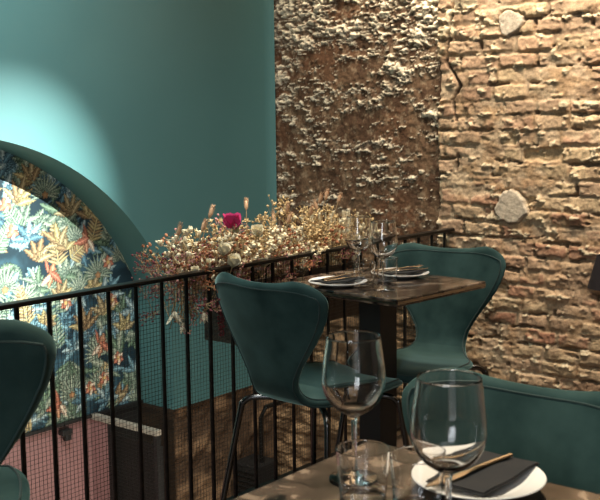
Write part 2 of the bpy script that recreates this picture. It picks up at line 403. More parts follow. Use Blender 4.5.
# wallpaper, painted at the vertices
def wallpaper():
    sv = np.concatenate([np.arange(SJ - .02, 1.75, .0028), np.arange(1.75, SJ2 + .02, .012)])
    zv = np.arange(.03, CZ + RR + .02, .0028)
    S, Z = np.meshgrid(sv, zv)
    col = mixc(C3(.012, .030, .042) + 0 * S[..., None], C3(.03, .075, .10), ss(.4, .65, fbm(S * 9, Z * 9, 201)))
    r = random.Random(12)
    def rows(x0, x1, z0, z1):
        i0, i1 = np.searchsorted(zv, [z0, z1]); j0, j1 = np.searchsorted(sv, [x0, x1]); return slice(i0, i1), slice(j0, j1)
    def leaf(x, z, ang, L, W, c1, c2, bend=0., veins=True, rim=True):
        sl = rows(x - L * 1.2, x + L * 1.2, z - L * 1.2, z + L * 1.2)
        X = S[sl] - x; Y = Z[sl] - z
        if X.size == 0: return
        ca, sa = math.cos(ang), math.sin(ang); u = X * ca + Y * sa; v = -X * sa + Y * ca
        v = v - bend * (u / L) ** 2 * L
        t = u / L; w = W * np.sin(np.pi * np.clip(t, 0, 1) ** .8) ** .9
        if veins: w = w * (1 + .22 * np.sin(t * 38 + np.sign(v) * 1.3))
        inside = (t > 0) & (t < 1) & (np.abs(v) < w)
        rr = np.clip(np.abs(v) / np.maximum(w, 1e-5), 0, 1)
        c = mixc(np.array(c1) + 0 * u[..., None], np.array(c2), ss(.0, 1., rr))
        if veins: c = c * (1 - .35 * (np.sin(t * 30 - rr * 5) > .3) * (rr > .15))[..., None]
        c = c * (1 - .65 * (rr > .84))[..., None]
        c = mixc(c, np.clip(np.array(c1) * 1.5, 0, 1), ((rr < .10) * 1.0))
        col[sl] = np.where(inside[..., None], c, col[sl])
    def disc(x, z, ra, c, sq=1.):
        sl = rows(x - ra * 1.3, x + ra * 1.3, z - ra * 1.3, z + ra * 1.3); X = S[sl] - x; Y = (Z[sl] - z) / sq
        a = np.arctan2(Y, X); d = np.hypot(X, Y) / (ra * (1 + .15 * np.sin(a * 5)))
        c_ = np.array(c) * (.55 + .6 * (1 - d))[..., None]
        if X.size: col[sl] = np.where((d < 1)[..., None], c_, col[sl])
    BL = [((.20, .34, .38), (.06, .15, .20)), ((.11, .22, .27), (.03, .08, .12)), ((.38, .47, .46), (.10, .21, .26))]
    GR = [((.26, .32, .24), (.08, .14, .11)), ((.18, .26, .17), (.05, .10, .07)), ((.36, .40, .30), (.12, .20, .16))]
    YE = [((.52, .43, .22), (.30, .22, .09)), ((.46, .37, .21), (.22, .16, .08)), ((.36, .25, .13), (.15, .09, .05))]
    RD = ((.48, .19, .12), (.28, .08, .05)); WH = ((.70, .62, .48), (.55, .35, .25))
    def spray(x, z, ang, n, L, W, pal, spread=1.2, bend=.25):
        for i in range(n):
            f = (i / (n - 1) - .5) * 2 if n > 1 else 0
            c1, c2 = pal[r.randrange(len(pal))]
            leaf(x, z, ang + f * spread, L * (1 - .25 * abs(f)) * r.uniform(.85, 1.1), W, c1, c2, bend * f)
    def fern(x, z, ang, L, pal):
        for i in range(11):
            t = i / 11; bx = x + math.cos(ang) * L * t; bz = z + math.sin(ang) * L * t
            for sg in (-1, 1):
                c1, c2 = pal[i % len(pal)]
                leaf(bx, bz, ang + sg * 1.0, L * .36 * (1 - t * .7), .007, c1, c2, .1 * sg, False)
        leaf(x, z, ang, L * 1.05, .006, *pal[0], 0, False)
    for _ in range(420):
        x = r.uniform(SJ, SJ2); z = r.uniform(0, 1.2); spray(x, z, r.uniform(0, 6.28), r.randint(3, 6), r.uniform(.07, .14), r.uniform(.014, .024), r.choice([BL, BL, GR, YE[:0] or GR]), r.uniform(.5, 1.3))
    for _ in range(90):
        x = r.uniform(SJ, SJ2); z = r.uniform(0, 1.2)
        q = r.random()
        if q < .34: spray(x, z, r.uniform(.6, 2.5), r.randint(3, 5), r.uniform(.07, .12), .017, YE, .9)
        elif q < .5: fern(x, z, r.uniform(.5, 2.6), r.uniform(.12, .17), YE)
        elif q < .75: fern(x, z, r.uniform(.5, 2.6), r.uniform(.12, .18), GR)
        else: spray(x, z, r.uniform(.6, 2.5), 13, r.uniform(.08, .11), .008, GR[2:], 1.5, .15)
    def at(px, py):
        d = F_ + RX * ((px - 300) / FPX) + UX * ((250 - py) / FPX)
        p0 = wl(0, -DEP, 0); t = (p0 - EYE).dot(N) / d.dot(N); p = EYE + d * t
        return -(p - Q0).dot(U), p.z
    def flower(px, py, k=1.):
        x, z = at(px, py)
        for i in range(6): leaf(x, z, i * 1.05 + .3, .032 * k, .014 * k, *(RD if i % 2 else WH), .1, False)
        disc(x, z, .010 * k, (.75, .5, .2))
    def bird(px, py, fl=1):
        x, z = at(px, py)
        leaf(x - .02 * fl, z + .05, -1.57 + .2 * fl, .11, .020, (.55, .30, .18), (.30, .12, .06), .1, True)
        leaf(x, z + .01, math.pi * (fl > 0) + .5 * fl, .075, .018, *RD, .25)
        leaf(x, z, -math.pi / 2 + .7 * fl, .06, .014, *WH, .2); leaf(x + .01, z + .01, math.pi / 2, .06, .010, *RD, -.2)
    for px, py, a, n, L in ((18, 205, 1.9, 5, .12), (38, 262, 1.8, 5, .12), (72, 215, 1.2, 5, .11), (86, 330, 1.4, 5, .13), (104, 315, 1.6, 4, .12), (60, 300, 2., 5, .1), (60, 245, 1., 4, .12), (125, 330, 1.6, 4, .1)):
        x, z = at(px, py); spray(x, z, a, n, L, .017, YE, .8, .3)
    for px, py in ((98, 275), (45, 195), (5, 290), (100, 385), (72, 395)):
        x, z = at(px, py); spray(x, z, math.pi / 2, 15, .10, .0075, [GR[2], GR[0]], 1.7, .1)
        disc(x, z, .014, (.45, .25, .12))
    for px, py in ((30, 240), (75, 350), (108, 400), (86, 400)):
        x, z = at(px, py); spray(x, z, 1.2, 6, .09, .02, BL, 1.4, .5)
    x, z = at(92, 240); fern(x, z, 1.9, .16, YE)
    bird(50, 275, 1); bird(60, 405, -1); bird(88, 240, -1); bird(100, 345, 1)
    for p in ((118, 358), (12, 232), (66, 303), (104, 378), (108, 262), (5, 205), (112, 300), (90, 388)): flower(*p, 1.)
    P = np.array(wl(0, -DEP + .001, 0)) - np.array(U) * S[..., None]; P[..., 2] = Z
    P = P[:, ::-1]; colr = col[:, ::-1]
    o = grid_obj('wall_niche', P, colr, paper_m); struct(o)
    # cut to the arch: drop faces outside the profile
    return o
def cut_arch(o):
    me = o.data; n = len(me.polygons)
    co = np.empty(len(me.vertices) * 3); me.vertices.foreach_get('co', co); co = co.reshape(-1, 3)
    s = -((co - np.array(Q0)) @ np.array(U)); z = co[:, 2]
    bad = ((s - CS) ** 2 + (z - CZ) ** 2 > (RR + .004) ** 2) | (s < SJ - .004) | (s > SJ2 + .004)
    import bmesh
    bm = bmesh.new(); bm.from_mesh(me); bm.verts.ensure_lookup_table()
    bmesh.ops.delete(bm, geom=[bm.verts[i] for i in np.nonzero(bad)[0]], context='VERTS')
    bm.to_mesh(me); bm.free()
cut_arch(wallpaper())

# lower masonry below the teal wall, pink dado under the niche
def stone(name, s0, s1, z0, z1):
    sv = np.arange(s0, s1 + .001, .008); zv = np.arange(z0, z1 + .001, .008); S, Z = np.meshgrid(sv, zv)
    v = fbm(S * 8, Z * 11, 301, 5); w = fbm(S * 40, Z * 40, 302)
    col = mixc(C3(.07, .042, .024) + 0 * S[..., None], C3(.20, .125, .07), ss(.42, .64, v))
    H = (v - .5) * .05 + (w - .5) * .012 - .02
    P = np.array(Q0) - np.array(U) * S[..., None] + np.array(N) * H[..., None]; P[..., 2] = Z
    return struct(grid_obj(name, P[:, ::-1], col[:, ::-1], brick_m))
stone('wall_lower', -.02, SJ, -2.2, .035)
SPART = .957
mb = MB(); mb.box(wl((SPART + SJ2) / 2, -DEP - .04, -1.09), (SJ2 - SPART, .09, 2.22), (U, N, (0, 0, 1)))
struct(mb.build('wall_dado', pink, smooth=False))
mb = MB(); mb.box(wl((SPART + SJ) / 2, -DEP - .04, -1.09), (SPART - SJ, .09, 2.22), (U, N, (0, 0, 1)))
struct(mb.build('wall_panel', blackm, smooth=False))
mb = MB(); mb.box(wl((SJ + SJ2) / 2, -DEP + .010, .026), (SJ2 - SJ, .02, .012), (U, N, (0, 0, 1)))
struct(mb.build('trim_2', blackm, smooth=False))

# ================================================================== partition with grey ledge below the niche
def n_partition():
    z = .022; s = SPART; ln = .40; o0 = -DEP + .008; zl = z - .011
    root = empty('mesh_partition', wl(s, o0, -2.2)); tag(root, 'black wire grille partition with a pale grey top ledge, projecting below the arched niche', 'partition')
    inv = root.location; AX = (U, N, (0, 0, 1))
    b = MB(); b.box(wl(s, o0 + ln / 2, z) - inv, (.030, ln, .022), AX); b.build('ledge', grey_m, root, False, .002)
    b = MB(); b.box(wl(s, o0 + .05, (zl - 2.2) / 2) - inv, (.020, .10, zl + 2.2), AX); b.build('side_panel', pink, root, False)
    for k_ in (.112, ln - .011):
        b = MB(); b.box(wl(s, o0 + k_, (zl - 2.2) / 2) - inv, (.022, .022, zl + 2.2), AX); b.build('post', blackm, root, False)
    b = MB(); b.box(wl(s - .03, o0 + ln / 2 + .05, (zl - 2.2) / 2) - inv, (.01, ln - .13, 2.1), AX); b.build('back_panel', blackm, root, False)
    b = MB()
    for i in range(20): b.box(wl(s, o0 + .13 + i * .0125, -.45) - inv, (.0014, .0014, .9), AX)
    for i in range(58): b.box(wl(s, o0 + .256, -.02 - i * .0150) - inv, (.0014, .264, .0014), AX)
    b.build('grille', wire_m, root, False)
n_partition()
q = wl(1.115, -DEP + .022, -.005)
mb = MB(); mb.box(q, (.050, .03, .022), (U, N, (0, 0, 1))); mb.box(q - Vector((0, 0, .022)) + U * .008, (.03, .024, .03), (U, N, (0, 0, 1)))
tag(mb.build('wall_bracket', blackm, smooth=False, bevel=.003), 'small black metal bracket at the top of the pink lower wall', 'bracket')

# ================================================================== black box on the wall beyond the railing
mb = empty('speaker_box', wb(.095, .27, -.55))
tag(mb, 'small black speaker box with a vertical pipe on the stone wall beyond the railing', 'speaker')
b = MB(); b.box((0, 0, .12), (.15, .15, .26), (N, U, (0, 0, 1))); b.build('cabinet', blackm, mb, False, .006)
b = MB()
for i in range(9): b.box(Vector((0, 0, .02 + i * .024)) - U * .077, (.12, .006, .006), (N, U, (0, 0, 1)))
b.build('grille', iron, mb, False)
b = MB(); b.tube([Vector((0, 0, .24)) + N * .04, Vector((0, 0, .46)) + N * .04, Vector((0, 0, .5)) + N * .04 + U * .03, Vector((0, 0, .5)) + N * .04 + U * .27], .010); b.build('pipe', iron, mb)

# ================================================================== floors, ceiling, other walls
FL = RB0 + N * -.02
mb = MB()
c = Q0 + N * (.966 + 1.15) - U * 2.9
p1 = RB0 - N * .03; L1 = 6.0
mb.box(p1 + N * 1.4 - U * (L1 / 2 - .0) + Vector((0, 0, -.1)), (L1, 2.8, .2), (U, N, (0, 0, 1)))
struct(mb.build('floor', floor_m, smooth=False))
mb = MB(); mb.box(Q0 + N * .5 - U * 3 + Vector((0, 0, -2.25)), (6.4, 1.6, .1), (U, N, (0, 0, 1)))
struct(mb.build('floor_lower', floor_m, smooth=False))
mb = MB(); mb.box(Q0 + N * 1.8 - U * 2.9 + Vector((0, 0, 2.8)), (6.4, 4.2, .1), (U, N, (0, 0, 1)))
struct(mb.build('ceiling', ceil_m, smooth=False))
mb = MB(); mb.box(Q0 + N * 3.75 - U * 2.9 + Vector((0, 0, .3)), (6.4, .1, 5), (U, N, (0, 0, 1)))
struct(mb.build('wall_right', plain_m, smooth=False))
mb = MB(); mb.box(Q0 + N * 1.8 - U * 6.05 + Vector((0, 0, .3)), (.1, 4.2, 5), (U, N, (0, 0, 1)))
struct(mb.build('wall_front', plain_m, smooth=False))
mb = MB(); mb.box(wl(5.4, -.05, .3), (1.1, .1, 5), (U, N, (0, 0, 1)))
struct(mb.build('wall_side', teal, smooth=False))

# ================================================================== railing
rail = empty('railing', (RB0.x, RB0.y, 0), ROT)      # local x runs along the railing, negative = toward the camera
tag(rail, 'black iron balustrade with a flat handrail and fine wire mesh behind the tables', 'railing')
SP = .0985
RLEN = 4.3
b = MB(); b.box((-RLEN / 2 + .04, 0, .795), (RLEN, .034, .012)); b.build('handrail', iron, rail, False, .002)
b = MB(); b.box((-RLEN / 2 + .02, 0, .05), (RLEN, .03, .010)); b.build('bottom_rail', iron, rail, False, .001)
off = ((gp(45, 300, .79) - RB).dot(U)) % SP
nb = 0
for i in range(int(RLEN / SP)):
    x = off - SP * (i + 1)
    b = MB(); b.box((0, 0, 0), (.0095, .0095, .785)); b.build('baluster', iron, rail, False, .0012, loc=(x, 0, .397))
b = MB()
for i in range(int(RLEN / .0125)): b.box((-i * .0125, .011, .42), (.0009, .0009, .74))
for i in range(60): b.box((-RLEN / 2 + .02, .011, .055 + i * .0125), (RLEN, .0009, .0009))
b.build('wire_mesh', wire_m, rail, False)

# ================================================================== planter and dried flowers
def rail_s(px, out=0):                         # distance along the rail (from RA) for an image column
    k = (px - 300) / FPX
    A_ = RA - N * out
    # point A_+U*s has x = k*y (approx.)
    return (k * A_.y - A_.x) / (U.x - k * U.y)
def rp(s, out, z): p = RA + U * s - N * out; return Vector((p.x, p.y, z))
sa, sb = rail_s(208, .16), rail_s(352, .1)
pl = empty('planter_box', rp((sa + sb) / 2, .115, .53), ROT)
tag(pl, 'long dark wooden planter box hung outside the railing full of dried flowers', 'planter')
Lp = sb - sa
b = MB(); b.box((0, -.0675, .10), (Lp, .014, .20)); b.build('front_board', wood_d, pl, False, .002)
b = MB(); b.box((0, .0675, .10), (Lp, .014, .20)); b.build('back_board', wood_d, pl, False, .002)
for sg in (-1, 1):
    b = MB(); b.box((sg * (Lp / 2 - .006), 0, .10), (.012, .121, .196)); b.build('end_board', wood_d, pl, False)
b = MB(); b.box((0, 0, .006), (Lp - .02, .121, .012)); b.build('base_board', wood_d, pl, False)
b = MB()
for sg in (-1, 1):
    b = MB(); b.tube([(sg * Lp * .3, -.075, .15), (sg * Lp * .3, -.078, .235), (sg * Lp * .3, -.093, .248)], .003); b.build('hook', iron, pl)
b = MB(); b.ball((0, 0, .11), 1, 24, 8, (Lp / 2 - .02, .055, .06)); b.build('moss', mat('dry_moss', (.06, .04, .02), .9), pl)

fm = {k_: mat(k_, c_, .75) for k_, c_ in dict(dried_gold=(.52, .37, .18), dried_cream=(.70, .60, .40), dried_burgundy=(.15, .030, .035), dried_pink=(.38, .17, .15),
      magenta=(.55, .035, .16), pale_petal=(.80, .72, .52), dried_green=(.30, .30, .16), stem_straw=(.35, .23, .11), bunny_beige=(.50, .30, .17), rust=(.32, .12, .05), dark_red=(.14, .012, .015)).items()}
FG = 'dried flower stems in the railing planter'
def stem_pts(h, lean, rr=rnd, n=5):
    ph = rr.uniform(0, 6.28)
    return [Vector((lean * math.cos(ph) * (t / n) ** 1.6, lean * math.sin(ph) * (t / n) ** 1.6, h * t / n)) for t in range(n + 1)]
def proto_sprig(name, bud_m, h, n, size, lean, spread, label, seed, group):
    r = random.Random(seed); e = empty(name); tag(e, label, 'dried flower', group)
    b = MB(); b2 = MB(); pts = stem_pts(h, lean, r); b.tube(pts, [.0018, .0016, .0014, .0012, .001, .0007], 5)
    for i in range(n):
        t = .45 + .55 * i / n; k_ = min(int(t * 5), 4); p = pts[k_].lerp(pts[k_ + 1], t * 5 - k_)
        q = p + Vector((r.uniform(-1, 1), r.uniform(-1, 1), r.uniform(.1, 1))).normalized() * spread * r.uniform(.4, 1)
        b.tube([p, (p + q) / 2 + Vector((0, 0, -.003)), q], .0006, 3)
        b2.ball(q, size * r.uniform(.6, 1.2), 6, 4, (1, 1, r.uniform(.8, 1.5)))
        if r.random() < .5:
            for _ in range(3): b2.petal(q, (r.uniform(-1, 1), r.uniform(-1, 1), r.uniform(-.3, 1)), (0, 0, 1), size * 2.2, size * .7, .3, 3)
    b.build('stem', fm['stem_straw'], e); b2.build('buds', bud_m, e); return e
def proto_bunny(seed, h, label, group, matn='bunny_beige'):
    r = random.Random(seed); e = empty('bunny_tail_stem'); tag(e, label, 'dried flower', group)
    b = MB(); pts = stem_pts(h, .05, r); b.tube(pts, .0012, 5); b.build('stem', fm['stem_straw'], e)
    b = MB(); d = (pts[-1] - pts[-2]).normalized(); x = d.orthogonal().normalized(); y = d.cross(x)
    b.ball(pts[-1] + d * .016, .0062, 10, 8, (1, 1, 2.9), (x, y, d))
    for i in range(90):
        t = r.uniform(-1, 1); a = r.uniform(0, 6.28); o_ = (x * math.cos(a) + y * math.sin(a)); p = pts[-1] + d * (.018 + t * .02) + o_ * .0052 * math.sqrt(1 - t * t)
        b.tube([p, p + (o_ * .6 + d).normalized() * .009], [.0006, .0001], 3, False)
    b.build('seed_head', fm[matn], e); return e
def proto_rose(name, pm, label, r_, seed, h=.15, group=None, n=18):
    r = random.Random(seed); e = empty(name); tag(e, label, 'flower', group)
    b = MB(); pts = stem_pts(h, .02, r); b.tube(pts, .0018, 5); b.build('stem', fm['stem_straw'], e)
    b = MB(); c_ = pts[-1]
    for i in range(n):
        a = i * 2.4; t = i / n; el = 1.45 - .85 * t
        d = Vector((math.cos(a) * math.cos(el), math.sin(a) * math.cos(el), math.sin(el)))
        b.petal(c_, d, (-math.cos(a), -math.sin(a), .6), r_ * (.85 + .35 * t), r_ * (.40 + .3 * t), .15 + .25 * t, 6)
    b.build('bloom', pm, e)
    b = MB(); b.ball(c_ + Vector((0, 0, .003)), r_ * .25, 8, 6); b.build('flower_centre', fm['dried_green'], e); return e
used = set()
def put(proto, s, out, z, rz=0, tilt=(0, 0), scl=1, label=None):
    o = proto if proto.name not in used and not proto.get('placed_') else copy_tree(proto)
    if o is proto: used.add(proto.name)
    o.location = rp(s, out, z); o.rotation_euler = (tilt[0], tilt[1], rz); o.scale = (scl, scl, scl)
    if label: o['label'] = label
    return o
def seg(px0, px1, out=.115): return rail_s(px0, out), rail_s(px1, out)
gold = [proto_sprig('dried_bud_sprig', fm['dried_gold'], .26, 26, .0048, .05, .035, 'golden dried sprig of small round buds in the railing planter', 31 + i, 'golden bud sprigs in the planter') for i in range(3)]
cream = [proto_sprig('cream_everlasting', fm['dried_cream'], .24, 20, .0062, .04, .032, 'cream dried everlasting sprig in the railing planter', 41 + i, 'cream everlasting sprigs in the planter') for i in range(3)]
burg = [proto_sprig('burgundy_statice', fm['dried_burgundy'], .20, 30, .0040, .06, .04, 'burgundy dried statice sprig low in the railing planter', 51 + i, 'burgundy statice in the planter') for i in range(3)]
pinks = [proto_sprig('pink_heather', fm['dried_pink'], .20, 26, .0036, .06, .034, 'dusty pink dried heather sprig in the railing planter', 61 + i, 'pink heather sprigs in the planter') for i in range(2)]
rust_ = [proto_sprig('rust_sprig', fm['rust'], .2, 26, .0045, .06, .036, 'rust brown dried sprig in the railing planter', 71 + i, 'rust sprigs in the planter') for i in range(2)]
rr = random.Random(99)
def scatter(protos, n, px0, px1, zlo, zhi, scl=(.8, 1.1), lean=.5, outr=(.06, .17)):
    for i in range(n):
        px = rr.uniform(px0, px1); out = rr.uniform(*outr)
        put(rr.choice(protos), rail_s(px, out), out, rr.uniform(zlo, zhi), rr.uniform(0, 6.28), (rr.uniform(-lean, lean), rr.uniform(-lean, lean)), rr.uniform(*scl))
# main mass along the planter
scatter(gold, 36, 262, 352, .62, .70); scatter(cream, 34, 262, 345, .62, .68)
scatter(gold, 20, 172, 262, .62, .69, (.8, 1.0)); scatter(cream, 16, 170, 262, .62, .69); scatter(rust_, 12, 172, 270, .66, .74); scatter(pinks, 10, 165, 262, .66, .74)
scatter(burg, 22, 165, 300, .60, .70, (.8, 1.1), .8); scatter(pinks, 18, 160, 300, .60, .68, (.8, 1.0), .8)
scatter(rust_, 24, 180, 350, .63, .72, (.8, 1.), .8)
# hanging / low growth through the bars
scatter(burg, 9, 152, 215, .68, .79, (.5, .7), 1.9, (.03, .10)); scatter(pinks, 8, 150, 300, .66, .76, (.6, .8), 2.2, (.03, .06))
scatter(rust_, 10, 160, 330, .66, .76, (.6, .8), 2.0, (.03, .06)); scatter(burg, 10, 220, 340, .68, .76, (.5, .7), 2.0, (.02, .05))
bun = proto_bunny(5, .24, 'upright beige bunny tail grass head above the planter', 'bunny tail grasses in the planter')
for px, dz, tx in ((166, .0, .0), (190, .05, .1), (181, .01, .3), (250, .05, .2), (278, .03, 0), (284, .0, .2), (310, .05, 0), (316, .06, .1), (323, .05, .2), (300, .02, .1), (332, .02, 0), (270, .0, .1)):
    put(bun, rail_s(px, .11), .11, .66 + dz, rr.uniform(0, 6), (tx * .4, rr.uniform(-.15, .15)), 1)
spk = proto_bunny(9, .34, 'tall thin grey green grass spike leaning above the planter', None, 'dried_green')
put(spk, rail_s(221, .11), .11, .62, 2.6, (-.10, -.16), .85)
mg = proto_rose('pink_peony', fm['magenta'], 'single magenta peony bloom among the dried flowers', .036, 3, .22)
put(mg, rail_s(232, .03), .03, .632, 0, (.12, 0), 1.25)
pp = proto_rose('cream_peony', fm['pale_petal'], 'large cream peony beside the magenta bloom', .036, 4, .20)
put(pp, rail_s(241, .05), .05, .63, 1, (.05, .05), 1.0)
ros = proto_rose('white_rose', fm['pale_petal'], 'open cream white rose in the railing planter', .034, 6, .18, 'white roses in the planter')
for px, z, s_ in ((211, .69, .9), (204, .675, .75), (219, .655, .95), (196, .69, .6), (262, .74, .9), (261, .66, .7), (184, .69, .55)):
    put(ros, rail_s(px, .05), .05, z, rr.uniform(-.4, .4), (rr.uniform(.2, .45), rr.uniform(-.1, .1)), s_)
# drooping pale petals and red tassel outside the bars
for j, (px, z) in enumerate(((172, .62), (180, .58), (202, .60))):
    e = empty('drooping_blossom'); tag(e, 'pale drooping dried blossom hanging below the planter flowers', 'flower', 'drooping blossoms under the planter')
    b = MB(); b.tube([(0, 0, .20), (.01, 0, .14), (.0, 0, .06)], .0014, 5); b.build('stem', fm['stem_straw'], e)
    b = MB()
    for i in range(5): b.petal((0, 0, .06), (rr.uniform(-.6, .6), rr.uniform(-.6, .6), -1), (rr.uniform(-1, 1), -1, 0), rr.uniform(.03, .045), .006, .2, 5)
    b.build('petals', fm['pale_petal'], e)
    e.location = rp(rail_s(px, .05), .05, z)
e = empty('amaranth_tassel'); tag(e, 'dark red amaranth tassel hanging in front of the planter box', 'dried flower')
b = MB(); b.tube([(0, 0, .16), (.005, 0, .1)], .0014, 5); b.build('stem', fm['stem_straw'], e)
b = MB()
for i in range(70):
    t = i / 70; b.ball((rr.uniform(-.012, .012) * (1 - t * .5), rr.uniform(-.008, .008), .1 - t * .12), .0045, 6, 4)
b.build('seed_tassel', fm['dark_red'], e); e.location = rp(rail_s(219, .022), .022, .60)
# sheaf of upright wheat at the far end
wh = empty('wheat_stalk'); tag(wh, 'pale upright wheat stalk at the far end of the planter', 'wheat', 'wheat stalks in the planter')
b = MB(); b.tube([(0, 0, 0), (.003, 0, .2)], .0012, 4); b.build('stem', fm['stem_straw'], wh)
b = MB()
for i in range(9):
    for sg in (-1, 1): b.ball((.003 + sg * .003, 0, .2 + i * .006), .0035, 6, 4, (.7, .7, 1.5))
b.build('ear', fm['dried_cream'], wh)
for i in range(16):
    px = 322 + i * 1.9
    put(wh, rail_s(px, .10), rr.uniform(.07, .14), .66, rr.uniform(0, 6), (rr.uniform(-.1, .1), rr.uniform(-.1, .1)), 1)

# ================================================================== chairs
def smooth_path(pts, n):
    pts = [Vector(p) for p in pts]; out = []
    k_ = len(pts) - 1
    for i in range(n + 1):
        t = i / n * k_; j = min(int(t), k_ - 1); f = t - j
        p0, p1, p2, p3 = pts[max(j - 1, 0)], pts[j], pts[j + 1], pts[min(j + 2, k_)]
        out.append(.5 * ((2 * p1) + (p2 - p0) * f + (2 * p0 - 5 * p1 + 4 * p2 - p3) * f * f + (3 * p1 - p0 - 3 * p2 + p3) * f ** 3))
    return out
PROF = smooth_path([(.205, .428, 0), (.17, .445, 0), (.08, .448, 0), (-.02, .440, 0), (-.10, .436, 0), (-.155, .445, 0), (-.19, .480, 0), (-.207, .54, 0), (-.222, .62, 0), (-.242, .71, 0), (-.262, .80, 0)], 200)
ARC = [0]
for a_, b_ in zip(PROF, PROF[1:]): ARC.append(ARC[-1] + (b_ - a_).length)
LT = ARC[-1]
def prof_at(d):
    d = max(0, min(LT - 1e-6, d)); import bisect
    j = bisect.bisect_right(ARC, d) - 1; j = min(j, 199); f = (d - ARC[j]) / max(ARC[j + 1] - ARC[j], 1e-9)
    p = PROF[j].lerp(PROF[j + 1], f); t = (PROF[min(j + 2, 200)] - PROF[max(j - 1, 0)]).normalized()
    return p, Vector((-t.y, t.x, 0)) * -1        # y,z  / normal (y,z)
WK = [(0, .165), (.05, .188), (.12, .20), (.20, .195), (.28, .165), (.345, .120), (.40, .090), (.45, .094), (.50, .122), (.56, .168), (.62, .208), (.665, .226), (.70, .228), (LT, .212)]
def width(d):
    for (d0, w0), (d1, w1) in zip(WK, WK[1:]):
        if d <= d1:
            f = (d - d0) / (d1 - d0); f = f * f * (3 - 2 * f) if 0 else f
            return w0 + (w1 - w0) * f
    return WK[-1][1]
WS = [width(i / 200 * LT) for i in range(201)]
for _ in range(60): WS = [WS[0]] + [(WS[i - 1] + WS[i] * 2 + WS[i + 1]) / 4 for i in range(1, 200)] + [WS[-1]]
def shell_row(d, inset=0):
    w = WS[min(200, int(round(d / LT * 200)))]
    rt = .065; rf = .05; k_ = 1
    if d > LT - rt: q = (d - (LT - rt)) / rt; k_ = .60 + .40 * math.sqrt(max(0, 1 - q * q))
    elif d < rf: q = (rf - d) / rf; k_ = .70 + .30 * math.sqrt(max(0, 1 - q * q))
    return w * k_
TH_C = .012
def shell_pt(d, a, off):
    """a in -1..1 across; off = signed offset along the surface normal (positive = sitter's side)"""
    w = shell_row(d); v = a * w
    back = ss(.36, .52, np.float64(d)); back = float(back)
    dd = d + (.011 * (abs(a) ** 2.2 - .35) * float(ss(LT - .16, LT, np.float64(d))))
    p, nrm = prof_at(min(dd, LT - 1e-5)) if dd < LT else (prof_at(LT)[0] + (PROF[200] - PROF[197]).normalized() * (dd - LT), prof_at(LT)[1])
    curve = back * .85 * v * v + (1 - back) * .25 * v * v
    return Vector((v, p.x + nrm.x * (off + curve), p.y + nrm.y * (off + curve)))
def shell_mesh(d0, d1, name, parent):
    nr = 44; NA = 22; b = MB(); rows_ = []
    ds = []
    for i in range(nr + 1):
        t = i / nr
        if d1 >= LT - 1e-6: t = 1 - (1 - t) ** 1.7
        else: t = t ** 1.7
        ds.append(d0 + (d1 - d0) * t)
    for d in ds:
        e_ = min(LT - d, d) / .014; te = TH_C * math.sqrt(max(0.0, 1 - (1 - min(1, e_)) ** 2))
        ring = []
        for i in range(NA + 1):
            a = -math.cos(math.pi * i / NA); ring.append(shell_pt(d, a, te * (1 - abs(a) ** 14) ** .5))
        for i in range(NA - 1, 0, -1):
            a = -math.cos(math.pi * i / NA); ring.append(shell_pt(d, a, -te * (1 - abs(a) ** 14) ** .5))
        rows_.append(ring)
    k_ = len(rows_[0]); vs = [p for r in rows_ for p in r]; fs = []
    for i in range(nr):
        for j in range(k_): fs.append((i * k_ + j, (i + 1) * k_ + j, (i + 1) * k_ + (j + 1) % k_, i * k_ + (j + 1) % k_))
    b.add(vs, fs)
    return b.build(name, velvet, parent)
def make_chair():
    e = empty('dining_chair')
    DM = .395
    bk = shell_mesh(DM, LT, 'backrest', e); st = shell_mesh(0, DM, 'seat', e)
    for part, (d0, d1) in ((bk, (DM, LT - .045)), (st, (.045, DM))):
        b = MB()
        for sd in (1, -1):
            L_ = [shell_pt(d0 + (d1 - d0) * i / 40, -.925, sd * (TH_C - .0008)) for i in range(41)]
            Rr = [shell_pt(d0 + (d1 - d0) * i / 40, .925, sd * (TH_C - .0008)) for i in range(41)]
            if part is bk:
                mid = [shell_pt(d1 + .030 * (1 - abs(i / 10 - 1) ** 5), -.925 + 1.85 * i / 20, sd * (TH_C - .0008)) for i in range(1, 20)]; path = L_ + mid + Rr[::-1]
            else:
                mid = [shell_pt(d0 - .030 * (1 - abs(i / 10 - 1) ** 5), -.925 + 1.85 * i / 20, sd * (TH_C - .0008)) for i in range(1, 20)]; path = L_[::-1] + mid + Rr
            b.tube(path, .0022, 6)
        b.build('piping', piping_m, part)
    b = MB(); b.box((0, -.01, .424), (.15, .16, .008)); b.lathe([(0, .405), (.05, .405), (.055, .41), (.055, .421), (0, .421)], 24, (0, -.01, 0)); b.build('mounting_plate', blackm, e)
    for sx in (-1, 1):
        for sy in (-1, 1):
            y1 = .15 if sy > 0 else -.15
            y2 = .205 if sy > 0 else -.225
            pts = [(sx * .03, -.01 + sy * .03, .412), (sx * .12, y1 * .75, .415), (sx * .155, y1 * .95, .412), (sx * .172, y1 * 1.05, .396), (sx * .180, y1 * 1.1, .36), (sx * .225, y2, .006)]
            b = MB(); b.tube(smooth_path(pts, 40), .0095, 12)
            lg = b.build('leg', leg_m, e)
            b = MB(); b.lathe([(0, 0), (.012, 0), (.012, .014), (0, .016)], 16, (sx * .225, y2, 0)); b.build('foot_cap', blackm, lg)
    return e
chair0 = make_chair()
GRP = None
def place_chair(pos, facing, label, first=False, scl=1, z=0):
    o = chair0 if first else copy_tree(chair0)
    o.location = (pos[0], pos[1], z); o.rotation_euler = (0, 0, facing - math.pi / 2); o.scale = (scl,) * 3
    tag(o, label, 'chair'); return o
def back_to_pos(bx, by, facing, off=.245):   # centre of the back -> origin
    return (bx + math.cos(facing) * off, by + math.sin(facing) * off)
